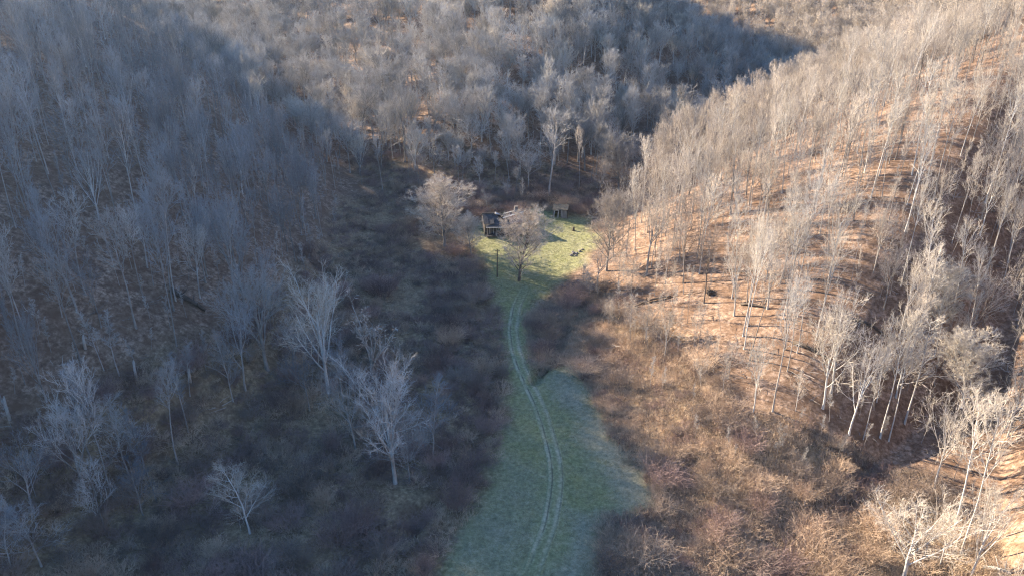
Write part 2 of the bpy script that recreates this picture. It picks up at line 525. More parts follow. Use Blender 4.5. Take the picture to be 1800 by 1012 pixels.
def make_tree(seed, H, r0, bole, lv, wander=0.03, twig_r=0.0095, trunk_top=1.0, shape=None, leaves=0, knobs=False, K_twig=2, thick=1.0):
    """trunk arrays and crown arrays of a bare tree; lv = list of (K, t0, t1, angle, sd, ratio, N, sides, wander, up)"""
    r = np.random.default_rng(seed)
    N0 = 11
    P = grow(r, np.zeros((1, 3)), np.array([[r.normal(0, .03), r.normal(0, .03), 1.0]]), np.array([H * trunk_top]), N0, wander, 0.05)
    P[:, :, 2] *= H * trunk_top / P[0, -1, 2]
    R = taper(np.array([r0]), N0, 0.22 if trunk_top > .8 else 0.55, 0.9)
    R[:, 0] *= 1.45
    Pb = P.copy(); Pb[:, 0, 2] -= 0.5
    trunk = [tubes(Pb, R, 8)]; crown = []
    Lp = np.array([H * trunk_top]); tip_src = None
    for k, (K, t0, t1, ang, sd, ratio, N, S, wn_, up) in enumerate(lv):
        pos, d, rad, t = children(r, P, R, K, t0, t1, ang, sd, 0.12 if k == 0 else 0.05)
        B = len(P)
        if k == 0:
            rel = (t - t0) / (t1 - t0)
            L = H * ratio * (shape(rel) if shape else (1 - .5 * rel)) * r.uniform(.75, 1.2, len(t))
        else:
            L = np.repeat(Lp, K) * ratio * (1.15 - .65 * t) * r.uniform(.65, 1.3, len(t))
        cr = np.clip(rad * (0.52 if k == 0 else 0.55), (.055, .034, .021, .014)[k] * thick * H / 20.0, None)
        P = grow(r, pos, d, L, N, wn_, up); R = taper(cr, N, 0.3)
        R = np.maximum(R, twig_r * 0.9)
        Lp = L
        (trunk if k == 0 else crown).append(tubes(P, R, S))
    # twigs
    K = K_twig
    pos, d, rad, t = children(r, P, R, K, 0.15, 1.0, 0.6, 0.2, 0.1)
    L = np.clip(np.repeat(Lp, K) * r.uniform(.5, 1.0, len(t)), 0.45, 1.2)
    crown.append(spikes(pos, d, L, np.full(len(t), twig_r), r.normal(0, .06, (len(t), 3))))
    if knobs:
        crown.append(spikes(pos + d * L[:, None] * .8, unit(d + r.normal(0, .6, d.shape)), np.full(len(t), .35), np.full(len(t), .07), r.normal(0, .04, (len(t), 3))))
    lv_mesh = None
    if leaves:
        q = r.choice(len(pos), leaves)
        lp = pos[q] + d[q] * r.uniform(0, 1, (leaves, 1)) * L[q][:, None]
        a = unit(r.normal(0, 1, (leaves, 3))) * .09; b_ = unit(np.cross(a, r.normal(0, 1, (leaves, 3)))) * .06
        V = np.stack([lp - a, lp + b_, lp + a, lp - b_], 1).reshape(-1, 3)
        bi = np.arange(leaves)[:, None] * 4
        lv_mesh = (V, np.concatenate([bi + np.array([[0, 1, 2]]), bi + np.array([[0, 2, 3]])]))
    return join(trunk), join(crown), lv_mesh

class Proto: pass
PROTOS = []
def proto(kind, seed, H, r0, lv, bark, twig, **kw):
    p = Proto(); p.kind = kind; p.H = H
    (tv, tt), (cv, ct), lf = make_tree(seed, H, r0, 0, lv, **kw)
    f = H / max(cv[:, 2].max(), tv[:, 2].max())
    tv = tv * f; cv = cv * f
    p.width = np.percentile(np.hypot(cv[:, 0], cv[:, 1]), 97) * 2
    p.trunk = mesh_np('trunk', tv, tt, [M[bark]], True)
    p.crown = mesh_np('crown', cv, ct, [M[twig]], False)
    p.leaf = mesh_np('leaves', lf[0] * f, lf[1], [M['dry_leaf']], False) if lf else None
    PROTOS.append(p)
    return p

bell = lambda x: 0.45 + 0.75 * np.sin(np.pi * np.clip(x * .85 + .12, 0, 1))
cone = lambda x: 1.25 - 0.85 * x
ball = lambda x: 0.5 + 0.65 * np.sin(np.pi * np.clip(x * .8 + .2, 0, 1))
for s in range(4):   # tall straight woodland tree, crown near the top
    proto('tall', 100 + s, 22, .19, [(14, (.55, .47, .62, .42)[s], .99, .68, .16, .23, 7, 5, .06, .09), (5, .15, .97, .58, .18, .6, 5, 4, .07, .07), (4, .15, .97, .58, .2, .6, 4, 3, .09, .05), (3, .2, .95, .58, .22, .6, 3, 3, .10, .04)],
          'bark_grey', 'twig_grey', shape=bell, K_twig=2)
for s in range(4):   # spreading woodland tree with a fork
    proto('oak', 200 + s, 19, .25, [(8, (.5, .6, .4, .55)[s], 1.0, .60, .2, .52, 8, 5, .09, .07), (6, .15, .97, .64, .2, .6, 6, 4, .10, .06), (5, .12, .97, .64, .22, .56, 4, 3, .11, .04), (4, .15, .95, .62, .25, .56, 3, 3, .12, .03)],
          'bark_grey', 'twig_grey', trunk_top=.52, shape=ball, wander=.04)
for s in range(2):   # round free-standing crown
    proto('round', 300 + s, 17, .25, [(30, .15, .99, .82, .16, .37, 7, 5, .06, .06), (6, .15, .97, .62, .18, .55, 5, 4, .08, .05), (5, .12, .97, .62, .22, .55, 4, 3, .10, .04), (5, .15, .95, .62, .25, .55, 3, 3, .12, .03)],
          'bark_brown', 'twig_grey', trunk_top=.86, shape=ball, wander=.03, K_twig=4, thick=1.25, twig_r=.012)
for s in range(2):   # pale fan of rising limbs
    proto('fan', 400 + s, 20, .24, [(13, .2, 1.0, .58, .14, .56, 9, 5, .05, .07), (6, .18, .97, .5, .16, .55, 6, 4, .06, .06), (5, .12, .97, .58, .2, .55, 4, 3, .08, .05), (4, .15, .95, .6, .22, .58, 3, 3, .10, .03)],
          'bark_pale', 'twig_pale', trunk_top=.62, shape=cone, wander=.03)
proto('tuft', 500, 13, .2, [(11, .2, 1.0, .42, .14, .66, 8, 5, .05, .08), (3, .4, .98, .4, .16, .38, 5, 4, .07, .12), (3, .4, 1, .45, .2, .35, 4, 3, .1, .1)],
      'bark_brown', 'twig_brown', trunk_top=.45, shape=cone, knobs=True, twig_r=.018)
for s in range(2):   # small spindly tree
    proto('small', 600 + s, 11, .10, [(15, .18, .98, .85, .22, .34, 7, 4, .09, .07), (7, .12, .97, .65, .2, .58, 5, 3, .11, .05), (6, .12, .97, .65, .25, .58, 3, 3, .13, .03)],
          'bark_pale', 'twig_pale', shape=cone, wander=.05)
for s in range(2):   # thin pole
    proto('pole', 700 + s, 15, .085, [(14, .42, .99, .62, .2, .17, 5, 4, .08, .1), (6, .15, .97, .62, .2, .52, 4, 3, .1, .06), (5, .15, .97, .62, .25, .55, 3, 3, .12, .03)],
          'bark_grey', 'twig_grey', wander=.03)
proto('leafy', 800, 9, .10, [(14, .2, .98, .95, .2, .34, 6, 4, .10, .04), (6, .2, .98, .8, .25, .45, 4, 3, .14, .02), (4, .2, 1, .75, .3, .5, 3, 3, .18, .0)],
      'bark_brown', 'twig_brown', shape=cone, leaves=2600)
# the same growth seen only from far off: fewer, stouter branches
for s in range(3):
    proto('far_tall', 120 + s, 22, .22, [(15, (.48, .38, .56)[s], .99, .70, .16, .24, 6, 4, .06, .09), (7, .12, .97, .62, .18, .6, 4, 3, .07, .07), (5, .1, .97, .6, .2, .6, 3, 3, .09, .05)],
          'bark_grey', 'twig_grey', shape=bell, K_twig=3, thick=1.7, twig_r=.024)
for s in range(3):
    proto('far_oak', 220 + s, 19, .25, [(9, (.5, .62, .4)[s], 1.0, .60, .2, .52, 7, 4, .09, .07), (8, .12, .97, .66, .2, .58, 5, 3, .10, .06), (6, .1, .97, .65, .22, .55, 3, 3, .11, .04)],
          'bark_grey', 'twig_grey', trunk_top=.52, shape=ball, wander=.04, K_twig=3, thick=1.7, twig_r=.024)
for s in range(2):
    proto('far_fan', 420 + s, 20, .24, [(16, .2, 1.0, .56, .14, .52, 7, 4, .05, .07), (7, .15, .97, .5, .16, .5, 5, 3, .06, .06), (6, .1, .97, .55, .2, .5, 3, 3, .08, .05)],
          'bark_pale', 'twig_pale', trunk_top=.62, shape=cone, wander=.03, K_twig=3, thick=1.7, twig_r=.024)
BY = {}
for p in PROTOS: BY.setdefault(p.kind, []).append(p)

def place_tree(p, x, y, H, rz, label, group=None, wide=1.0, tilt=(0, 0), name='bare_tree', mats=None):
    t = empty(name, (x, y, gz(x, y)), rz)
    s = H / p.H
    t.rotation_euler = (tilt[0], tilt[1], rz)
    t.scale = (s * wide, s * wide, s)
    tag(t, label, 'tree', group)
    a = obj('trunk', p.trunk, t); b = obj('crown', p.crown, t)
    if mats:
        for o, mm in ((a, mats[0]), (b, mats[1])):
            o.material_slots[0].link = 'OBJECT'; o.material_slots[0].material = M[mm]
    if p.leaf: obj('leaves', p.leaf, t)
    return t

def height_for(x, y, top_py):
    z0 = gz(x, y)
    h = np.arange(1, 45, .1)
    py = project(x, y, z0 + h)[1]
    return float(h[np.argmin(np.abs(py - top_py))])

# ------------------------------------------------------------------ trees one can single out: base pixel, top pixel row, crown width in pixels
SHADED = ('bark_grey', 'twig_shaded')
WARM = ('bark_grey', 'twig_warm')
PALE, BROWN, RED, GREY = ('bark_pale', 'twig_pale'), ('bark_brown', 'twig_brown'), ('bark_brown', 'twig_red'), ('bark_grey', 'twig_grey')
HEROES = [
 ('pole', 165, 822, 640, 60, SHADED, 'slim straight pole between the leftmost fan-crowned tree and the tall grey trunk'),
 ('small', 252, 906, 800, 80, SHADED, 'low twiggy tree just below the forked bare tree, lower left'),
 ('oak', 62, 906, 752, 110, SHADED, 'spreading grey tree by the left picture edge below the fan-crowned tree'),
 ('pole', 332, 764, 625, 50, SHADED, 'thin pole right of the upright grey tree, lower left hollow'),
 ('small', 22, 1004, 890, 90, SHADED, 'small twiggy tree cut by the bottom left picture corner'),
 ('pole', 276, 884, 706, 50, SHADED, 'tall thin pole below the upright grey tree at lower left'),
 ('oak', 432, 690, 505, 110, SHADED, 'loose-crowned grey tree left of the two fan-shaped trees'),
 ('oak', 604, 706, 560, 100, SHADED, 'grey tree leaning in front of the large pale fan-shaped tree'),
 ('small', 762, 806, 660, 100, SHADED, 'fine-crowned low tree at the right of the wide drooping tree, beside the thicket'),
 ('oak', 545, 724, 600, 100, SHADED, 'short broad grey tree at the feet of the fan-shaped trees'),

 ('small', 440, 938, 786, 115, PALE, 'small light-stemmed tree alone on the shaded scrub, low side branches, lower left'),
 ('small', 228, 842, 690, 105, GREY, 'forked bare tree among shaded brush at far left of the hollow'),
 ('fan', 150, 868, 676, 120, GREY, 'fan-crowned grey tree leaning left, leftmost of the lower left trees'),
 ('tall', 196, 866, 615, 80, GREY, 'tall straight grey trunk rising between fan-crowned and forked trees, lower left'),
 ('tall', 313, 816, 622, 80, GREY, 'upright grey tree with bare lower trunk right of the forked bare tree'),
 ('small', 185, 935, 800, 70, GREY, 'thin crooked sapling below the lower left group of trees'),
 ('small', 75, 1000, 860, 110, GREY, 'low spreading bare tree in the bottom left corner'),
 ('fan', 578, 692, 468, 175, PALE, 'large pale fan-shaped tree with ascending limbs, left of the valley floor'),
 ('fan', 470, 650, 444, 165, GREY, 'grey fan-shaped tree directly left of the large pale fan-shaped tree'),
 ('oak', 520, 665, 520, 90, GREY, 'smaller grey tree squeezed between the two big fan-shaped trees'),
 ('tuft', 655, 664, 512, 130, ('bark_grey', 'twig_warm'), 'brown tree of bare upright limbs with tufted tips beside the pale fan-shaped tree'),
 ('fan', 695, 852, 628, 205, GREY, 'big grey tree with wide drooping crown over the dark thicket beside the field'),
 ('oak', 625, 790, 620, 120, GREY, 'spreading tree with fine crown left of the wide drooping tree'),
 ('small', 720, 852, 720, 100, GREY, 'low multi-branched tree in front of the wide drooping tree'),
 ('small', 410, 706, 566, 70, GREY, 'slim grey tree between the fan-shaped trees and the lower left group'),
 ('pole', 335, 702, 604, 40, GREY, 'short thin tree beside a pale stump on the lower left slope'),
 ('oak', 352, 524, 366, 80, GREY, 'wide forked Y-shaped tree on the dark left slope'),
 ('tall', 43, 622, 365, 70, GREY, 'tallest pale trunk at the left edge of the picture on the shaded slope'),
 ('tall', 58, 622, 400, 60, GREY, 'second tall trunk from the left edge of the picture, lower shaded slope'),
 ('tall', 241, 582, 350, 90, GREY, 'tall leaning grey trunk above the dark gap on the left slope'),
 ('tall', 256, 536, 345, 70, GREY, 'tall grey trunk just right of the leaning trunk on left slope'),
 ('tall', 152, 522, 330, 80, GREY, 'tall trunk with a side fork midway up the left slope'),
 ('tall', 143, 640, 440, 70, GREY, 'grey trunk with crooked side limb low on the left slope'),
 ('pole', 184, 655, 540, 40, GREY, 'slender pole beside the broken pale stump, left slope'),
 ('pole', 210, 660, 545, 40, GREY, 'slender pole right of another pole on the lower left slope'),
 ('round', 912, 494, 358, 112, ('bark_brown', 'twig_warm'), 'round-crowned lone tree standing on the sunlit meadow in front of the house'),
 ('round', 782, 432, 300, 125, WARM, 'big rounded pale-crowned tree left of the derelict house'),
 ('round', 828, 448, 368, 58, WARM, 'smaller round tree between the derelict house and the big rounded tree'),
 ('small', 857, 376, 332, 45, GREY, 'little bare tree behind the left end of the derelict house'),
 ('round', 1088, 342, 226, 82, GREY, 'round grey tree at the mouth of the dark right-hand valley'),
 ('round', 1066, 478, 326, 85, WARM, 'leftmost sunlit tree of the right hillside beside the meadow'),
 ('oak', 1136, 486, 300, 120, WARM, 'big forked tree at the lower edge of the sunlit slope beside the meadow'),
 ('oak', 1200, 500, 318, 70, BROWN, 'dark-trunked tree right of the big forked tree on the sunlit slope'),
 ('oak', 1237, 535, 350, 90, BROWN, 'dark branching tree above the upturned root mound on the sunlit slope'),
 ('tall', 1306, 592, 385, 60, PALE, 'pale straight trunk standing in bright leaf litter mid right slope'),
 ('oak', 1388, 512, 300, 110, GREY, 'large forked grey tree in the middle of the sunlit right slope'),
 ('tall', 1402, 505, 290, 60, GREY, 'straight companion trunk close right of the large forked grey tree'),
 ('tall', 1434, 600, 400, 60, PALE, 'thin pale trunk by the long dark shadow on the right slope'),
 ('oak', 1324, 726, 560, 80, PALE, 'double-stemmed pale tree at the top edge of the tan brush'),
 ('tall', 1358, 724, 478, 80, GREY, 'thick forked trunk beside the double-stemmed tree at brush edge'),
 ('oak', 1492, 764, 560, 110, PALE, 'pale-barked tree with a wide left limb at the foot of right slope'),
 ('pole', 1517, 772, 600, 40, PALE, 'thin pale pole immediately right of the wide-limbed pale tree'),
 ('tall', 1546, 774, 545, 60, PALE, 'first of two matching pale trunks at the foot of right slope'),
 ('tall', 1562, 776, 530, 60, PALE, 'second of two matching pale trunks at the foot of right slope'),
 ('pole', 1590, 746, 540, 50, PALE, 'pale pole behind the two matching trunks, slightly uphill'),
 ('oak', 1640, 868, 640, 120, PALE, 'crooked pale tree beside the brush at lower right'),
 ('tall', 1676, 935, 690, 100, PALE, 'tall leaning white-barked trunk above the low bleached tree, lower right'),
 ('tall', 1688, 978, 662, 110, PALE, 'tall white-barked tree at the lower right with trunk reaching frame bottom'),
 ('fan', 1588, 1018, 862, 175, PALE, 'low bleached tree with wide spreading crown at the bottom right'),
 ('fan', 1706, 1016, 830, 120, PALE, 'bleached twisted tree in the bottom right corner beside white trunk'),
 ('small', 1650, 1000, 880, 80, PALE, 'small bleached tree between the two spreading trees at bottom right'),
 ('small', 1575, 700, 560, 110, PALE, 'fine-twigged pale small tree above the matching pale trunks'),
 ('round', 1640, 600, 450, 120, PALE, 'broad pale crown catching sun beside the dark gully'),
 ('round', 1690, 720, 570, 120, PALE, 'broad pale crown lower down beside the dark gully'),
 ('fan', 712, 285, 118, 80, GREY, 'tall pale-crowned tree nearest the dark left side valley'),
 ('tall', 672, 245, 115, 60, GREY, 'pale tree group member left of the tall one at side valley'),
 ('oak', 575, 285, 185, 90, GREY, 'sunlit crown at the end of the left ridge'),
 ('fan', 455, 150, 52, 80, GREY, 'fan-shaped grey tree standing above the blue left side valley'),
 ('tall', 965, 345, 185, 90, GREY, 'tall trunked clump with pale crown behind the little shed'),
 ('small', 765, 318, 232, 80, GREY, 'pale leaning tree above the big rounded tree left of house'),
]
heroes_xy = []
for k, (kind, bx, by, ty, w, mats, label) in enumerate(HEROES):
    x, y = ground_at(bx, by)
    H = min(height_for(x, y, ty), 27)
    p = BY[kind][k % len(BY[kind])]
    d = project(x, y, gz(x, y))[2]
    wide = float(np.clip((w / FPX * d) / (p.width * H / p.H), 0.55, 1.7))
    place_tree(p, x, y, H, random.uniform(0, 6.28), label, 'trees that stand out', wide, (0, 0), mats=mats)
    heroes_xy.append((x, y, H))
BAND = poly_at([(1000, 492), (1060, 486), (1130, 500), (1220, 590), (1330, 700), (1310, 745), (1220, 690), (1130, 625), (1040, 570)])
P_ = np.array(BAND)
def band_trees():
    r_ = np.random.default_rng(77); out = []
    while len(out) < 26:
        x_, y_ = r_.uniform(P_[:, 0].min(), P_[:, 0].max()), r_.uniform(P_[:, 1].min(), P_[:, 1].max())
        if inside(np.array([x_]), np.array([y_]), BAND)[0] and all(math.hypot(x_ - a_, y_ - b_) > 2.0 for a_, b_ in out): out.append((x_, y_))
    return out
for k, (x, y) in enumerate(band_trees()):
    kd = ('pole', 'small', 'oak', 'small', 'pole')[k % 5]
    q_ = project(x, y, gz(x, y))
    place_tree(BY[kd][k % len(BY[kd])], x, y, random.uniform(5, 11), random.uniform(0, 6), {'pole': 'thin young', 'small': 'low bushy', 'oak': 'short spreading'}[kd] + ' tree at the lower fringe of the sunlit slope' + (' near the meadow' if q_[0] < 1130 else ' above the tan brush'),
               'fringe trees of the sunlit slope', random.uniform(.8, 1.2), mats=WARM)
    heroes_xy.append((x, y, 7))
for bx, by, ty, label in ((1432, 226, 172, 'small tree holding orange-tan leaves amid the grey crowns of right hillside'),
                          (1476, 222, 180, 'second small tree with clinging tan leaves right of the first one, right hillside'),
                          (1175, 600, 545, 'low tree with rusty clinging leaves at the foot of the sunlit slope')):
    x, y = ground_at(bx, by)
    place_tree(BY['leafy'][0], x, y, max(6, height_for(x, y, ty)), random.uniform(0, 6), label, 'trees still in leaf', 1.0, name='leafy_tree')
    heroes_xy.append((x, y, 7))
HX = np.array([(a, b) for a, b, _ in heroes_xy])

# ------------------------------------------------------------------ the woods
def candidates(x0, x1, y0, y1, step, seed):
    r = np.random.default_rng(seed)
    xs, ys = np.meshgrid(np.arange(x0, x1, step), np.arange(y0, y1, step))
    xs = (xs + r.uniform(-.48, .48, xs.shape) * step).ravel(); ys = (ys + r.uniform(-.48, .48, ys.shape) * step).ravel()
    return xs, ys, r
xs, ys, r = candidates(-330, 330, 20, 560, 3.5, 3)
keep = np.abs(xs) < 0.95 * ys + 60
xs, ys = xs[keep], ys[keep]
rise = height(xs, ys) - np.interp(ys, *FLOOR)
left = xs < -np.interp(ys, *LEFT_FOOT) + 25
right = xs > np.interp(ys, *RIGHT_FOOT) - 2
prob = np.where(left & (ys < 250), sstep(rise, np.where(ys > 140, .8, 3.5), np.where(ys > 140, 4.0, 8.0)), 0)
prob = np.where(right & (ys < 190), sstep(rise, np.where(ys < 128, 3.0, 1.5), np.where(ys < 128, 6.0, 4.0)), prob)
prob = np.where(ys > 186, np.maximum(prob, np.where(np.abs(xs - 3) < 34, sstep(ys, 184, 190), 0.85)), prob)
prob = prob * np.where(right & (ys < 125), 0.55, np.where(left & (ys < 150), .58, np.where(right & (ys < 260), .72, np.where(ys > 186, np.where(right, .58, .34), np.where(xs < -140, .24, .5)))))
SXY = np.array([-.8, .6])
al = (xs - 14) * SXY[0] + (ys - 160) * SXY[1]; pe = np.abs((xs - 14) * SXY[0 + 1] + (ys - 160) * -SXY[0])
gap = (al > 5) & (al < 260) & (pe < 22)
prob = np.where(gap & (al < 25), prob * .1, prob)      # open gap through which the low sun reaches the meadow
ok = r.random(len(xs)) < prob
ok &= ~inside(xs, ys, FIELD)
ok &= ~(inside(xs, ys, RIGHT_SCRUB) | inside(xs, ys, LEFT_SCRUB))
xs, ys, rise, gap, al = xs[ok], ys[ok], rise[ok], gap[ok], al[ok]
dd = np.min(np.hypot(xs[:, None] - HX[None, :, 0], ys[:, None] - HX[None, :, 1]), 1)
m = dd > 2.5
xs, ys, rise, gap, al = xs[m], ys[m], rise[m], gap[m], al[m]
n = len(xs)
zone = np.where(ys > 192 + 0.25 * np.abs(xs), 'far', np.where(xs < 0, 'left', 'right'))
KIND_IDS = {k: [PROTOS.index(p) for p in v] for k, v in BY.items()}
pid = np.empty(n, int); hh = np.empty(n)
for i in range(n):
    u = r.random()
    if zone[i] == 'right': k = 'tall' if u < .48 else 'pole' if u < .68 else 'oak' if u < .92 else 'small'
    elif zone[i] == 'left' and xs[i] < -115 - .1 * ys[i]: k = 'far_oak' if u < .55 else 'far_fan' if u < .75 else 'far_tall'
    elif zone[i] == 'left': k = 'tall' if u < .55 else 'oak' if u < .78 else 'pole' if u < .93 else 'fan'
    else: k = 'far_tall' if u < .5 else 'far_oak' if u < .82 else 'far_fan'
    pid[i] = r.choice(KIND_IDS[k])
    hh[i] = {'tall': 20, 'oak': 17, 'pole': 13, 'small': 9, 'fan': 18, 'round': 16, 'far_tall': 21, 'far_oak': 18, 'far_fan': 17.5}[k] * r.uniform(.72, 1.15) * (.85 if zone[i] == 'far' and xs[i] > 50 else 1)
zs = surface(xs, ys)
hh = np.where(gap, np.minimum(hh, np.clip(2 + .325 * al - (zs - 4), 4, 30)), hh)
px, py, dep = project(xs, ys, zs + hh * .6)
inview = (px > -30) & (px < 1830) & (py > -30) & (py < 1040)
size = np.where(inview, hh / dep, 0)
order = np.argsort(-size)
N_IND = 296 - len(heroes_xy)
LOOK = {'tall': 'tall straight', 'oak': 'spreading fork-limbed', 'pole': 'pole-thin', 'small': 'small fine-twigged', 'fan': 'fan-crowned', 'round': 'round-crowned', 'far_tall': 'tall straight', 'far_oak': 'spreading fork-limbed', 'far_fan': 'fan-crowned'}
def where(i, pale):
    bx_, by_, _ = project(xs[i], ys[i], zs[i])
    z_ = str(zone[i])
    if z_ == 'far':
        return ('at the foot of the wooded hill behind the clearing' if by_ > 240 else 'part way up the wooded hill behind the clearing', 'trees behind the clearing')
    if z_ == 'left':
        pl = ('at the left picture edge of the blue-shaded slope' if bx_ < 130 else 'high on the shaded left hillside' if by_ < 330 else
              'low on the shaded left hillside' if by_ > 480 else 'midway up the shaded left hillside')
        return pl, 'trees of the shaded left hillside'
    pl = ('at the right picture edge by the dark gully' if bx_ > 1690 else 'low on the sunlit slope above the tan brush' if by_ > 600 else
          'on the sunlit slope edge nearest the meadow' if bx_ < 1180 else 'high on the sunlit right hillside' if by_ < 330 else
          'on the bright leaf litter of the right hillside' if bx_ < 1450 else 'between bright slope and dark gully on the right hillside')
    return pl, 'trees of the sunlit right hillside'
rot = r.uniform(0, 6.283, n); wid = np.where((zone == 'far') | ((zone == 'left') & (xs < -130)), r.uniform(.75, 1.2, n), r.uniform(.5, .8, n))
tlt = r.normal(0, .035, (n, 2))
pale_right = r.random(n) < .55
for i in order[:N_IND]:
    p = PROTOS[pid[i]]
    mats = PALE if (zone[i] == 'right' and pale_right[i]) else WARM if zone[i] == 'right' else SHADED if zone[i] == 'left' else None  # left crowns take the shaded tone
    pl, grp = where(i, mats)
    lab = LOOK[p.kind] + (' pale-barked' if mats is PALE else '') + ' bare tree ' + pl
    place_tree(p, float(xs[i]), float(ys[i]), float(hh[i]), float(rot[i]), lab, grp, float(wid[i]), (float(tlt[i, 0]), float(tlt[i, 1])), mats=mats)

# ------------------------------------------------------------------ stuff: scattered copies on one object
def scatter(name, pts, rots, scl, pids, protos, label, cat):
    """one object; its points carry turn, size and which of the growth forms stands there. protos: list of lists of objects"""
    me = bpy.data.meshes.new(name)
    me.vertices.add(len(pts)); me.vertices.foreach_set('co', np.ascontiguousarray(pts, np.float32).ravel())
    a = me.attributes.new('turn', 'FLOAT_VECTOR', 'POINT'); a.data.foreach_set('vector', np.ascontiguousarray(rots, np.float32).ravel())
    a = me.attributes.new('size', 'FLOAT_VECTOR', 'POINT'); a.data.foreach_set('vector', np.ascontiguousarray(scl, np.float32).ravel())
    a = me.attributes.new('form', 'INT', 'POINT'); a.data.foreach_set('value', np.ascontiguousarray(pids, np.int32))
    o = obj(name, me)
    tag(o, label, cat, kind='stuff')
    ng = bpy.data.node_groups.new(name, 'GeometryNodeTree')
    ng.interface.new_socket('Geometry', in_out='INPUT', socket_type='NodeSocketGeometry')
    ng.interface.new_socket('Geometry', in_out='OUTPUT', socket_type='NodeSocketGeometry')
    gi = ng.nodes.new('NodeGroupInput'); go = ng.nodes.new('NodeGroupOutput')
    def attr(nm, ty):
        q = ng.nodes.new('GeometryNodeInputNamedAttribute'); q.data_type = ty; q.inputs[0].default_value = nm
        return q.outputs[0]
    turn, size_, form = attr('turn', 'FLOAT_VECTOR'), attr('size', 'FLOAT_VECTOR'), attr('form', 'INT')
    e2r = ng.nodes.new('FunctionNodeEulerToRotation'); ng.links.new(turn, e2r.inputs[0])
    jn = ng.nodes.new('GeometryNodeJoinGeometry')
    for k, obs in enumerate(protos):
        cmp_ = ng.nodes.new('FunctionNodeCompare'); cmp_.data_type = 'INT'; cmp_.operation = 'EQUAL'
        ng.links.new(form, cmp_.inputs[2]); cmp_.inputs[3].default_value = k
        pj = ng.nodes.new('GeometryNodeJoinGeometry')
        for ob in obs:
            oi = ng.nodes.new('GeometryNodeObjectInfo'); oi.inputs[0].default_value = ob; oi.transform_space = 'ORIGINAL'
            ng.links.new(oi.outputs['Geometry'], pj.inputs[0])
        iop = ng.nodes.new('GeometryNodeInstanceOnPoints')
        ng.links.new(gi.outputs[0], iop.inputs['Points']); ng.links.new(cmp_.outputs[0], iop.inputs['Selection'])
        ng.links.new(pj.outputs[0], iop.inputs['Instance'])
        ng.links.new(e2r.outputs[0], iop.inputs['Rotation']); ng.links.new(size_, iop.inputs['Scale'])
        ng.links.new(iop.outputs[0], jn.inputs[0])
    ng.links.new(jn.outputs[0], go.inputs[0])
    md = o.modifiers.new('scatter', 'NODES'); md.node_group = ng
    return o

def form(me):   # a growth form, used only by a scatter
    return bpy.data.objects.new(me.name, me)

rest = order[N_IND:]
def recoloured(me, mat):
    m2 = me.copy(); m2.materials[0] = M[mat]
    return m2
base_forms = [[form(p.trunk), form(p.crown)] for p in PROTOS]
tree_forms = base_forms + [[form(p.trunk), form(recoloured(p.crown, 'twig_warm'))] for p in PROTOS] + [[form(p.trunk), form(recoloured(p.crown, 'twig_shaded'))] for p in PROTOS] + [[form(p.trunk), form(recoloured(p.crown, 'twig_pale'))] for p in PROTOS]
light_tint = np.where((zone == 'right') | ((zone == 'far') & (xs > np.interp(ys, *RIGHT_FOOT))), 1, np.where(zone == 'left', np.where(xs - .35 * ys > -175, 2, 3), 0)) * len(PROTOS)  # crown colour carries the light: sunlit right, shaded left, paler for a lit crest
sc = hh[rest] / np.array([PROTOS[k].H for k in pid[rest]])
scatter('bare_forest', np.stack([xs[rest], ys[rest], zs[rest]], 1), np.stack([tlt[rest, 0], tlt[rest, 1], rot[rest]], 1),
        np.stack([sc * wid[rest], sc * wid[rest], sc], 1), (pid + light_tint)[rest], tree_forms,
        'mass of bare winter trees covering the far and upper hillsides', 'forest')

# thin young growth under the trees
sx, sy, r2 = candidates(-200, 200, 50, 300, 4.2, 8)
rs = height(sx, sy) - np.interp(sy, *FLOOR)
m = (rs > 3) & (np.abs(sx) < 0.75 * sy + 20) & ~inside(sx, sy, FIELD) & (r2.random(len(sx)) < .55)
sx, sy = sx[m], sy[m]
k = len(sx)
fid = np.array(KIND_IDS['pole'])[r2.integers(0, 2, k)]
sh = r2.uniform(2.5, 7.5, k) / np.array([PROTOS[q].H for q in fid])
scatter('undergrowth', np.stack([sx, sy, surface(sx, sy)], 1), np.stack([r2.normal(0, .08, k), r2.normal(0, .08, k), r2.uniform(0, 6.28, k)], 1),
        np.stack([sh * 1.2, sh * 1.2, sh], 1), fid, base_forms, 'thin saplings and young growth under the trees on the slopes', 'undergrowth')

# ------------------------------------------------------------------ bushes, brush and grass
def bush_arrays(seed, stems, H, spread, K=4, r0=.018, arch=-.05):
    r = np.random.default_rng(seed)
    a = r.uniform(0, 6.283, stems); q = np.sqrt(r.random(stems))
    st = np.stack([np.cos(a) * q * spread * .45, np.sin(a) * q * spread * .45, np.full(stems, -.15)], 1)
    d = np.stack([np.cos(a) * q * spread * .55, np.sin(a) * q * spread * .55, np.full(stems, H * .9)], 1) + r.normal(0, .25, (stems, 3))
    L = H * r.uniform(.6, 1.15, stems)
    P = grow(r, st, d, L, 5, .10, arch); R = taper(np.full(stems, r0), 5, .35)
    parts = [tubes(P, R, 3)]
    pos, dd_, rad, t = children(r, P, R, K, .25, 1, .7, .3, .1)
    Lc = np.repeat(L, K) * .4 * r.uniform(.5, 1.2, len(t))
    P2 = grow(r, pos, dd_, Lc, 3, .12, 0); R2 = taper(np.full(len(t), r0 * .6), 3, .5)
    parts.append(tubes(P2, R2, 3))
    p3, d3, _, _ = children(r, P2, R2, 3, .2, 1, .7, .3, .1)
    parts.append(spikes(p3, d3, r.uniform(.15, .45, len(p3)), np.full(len(p3), r0 * .55), r.normal(0, .04, (len(p3), 3))))
    return join(parts)
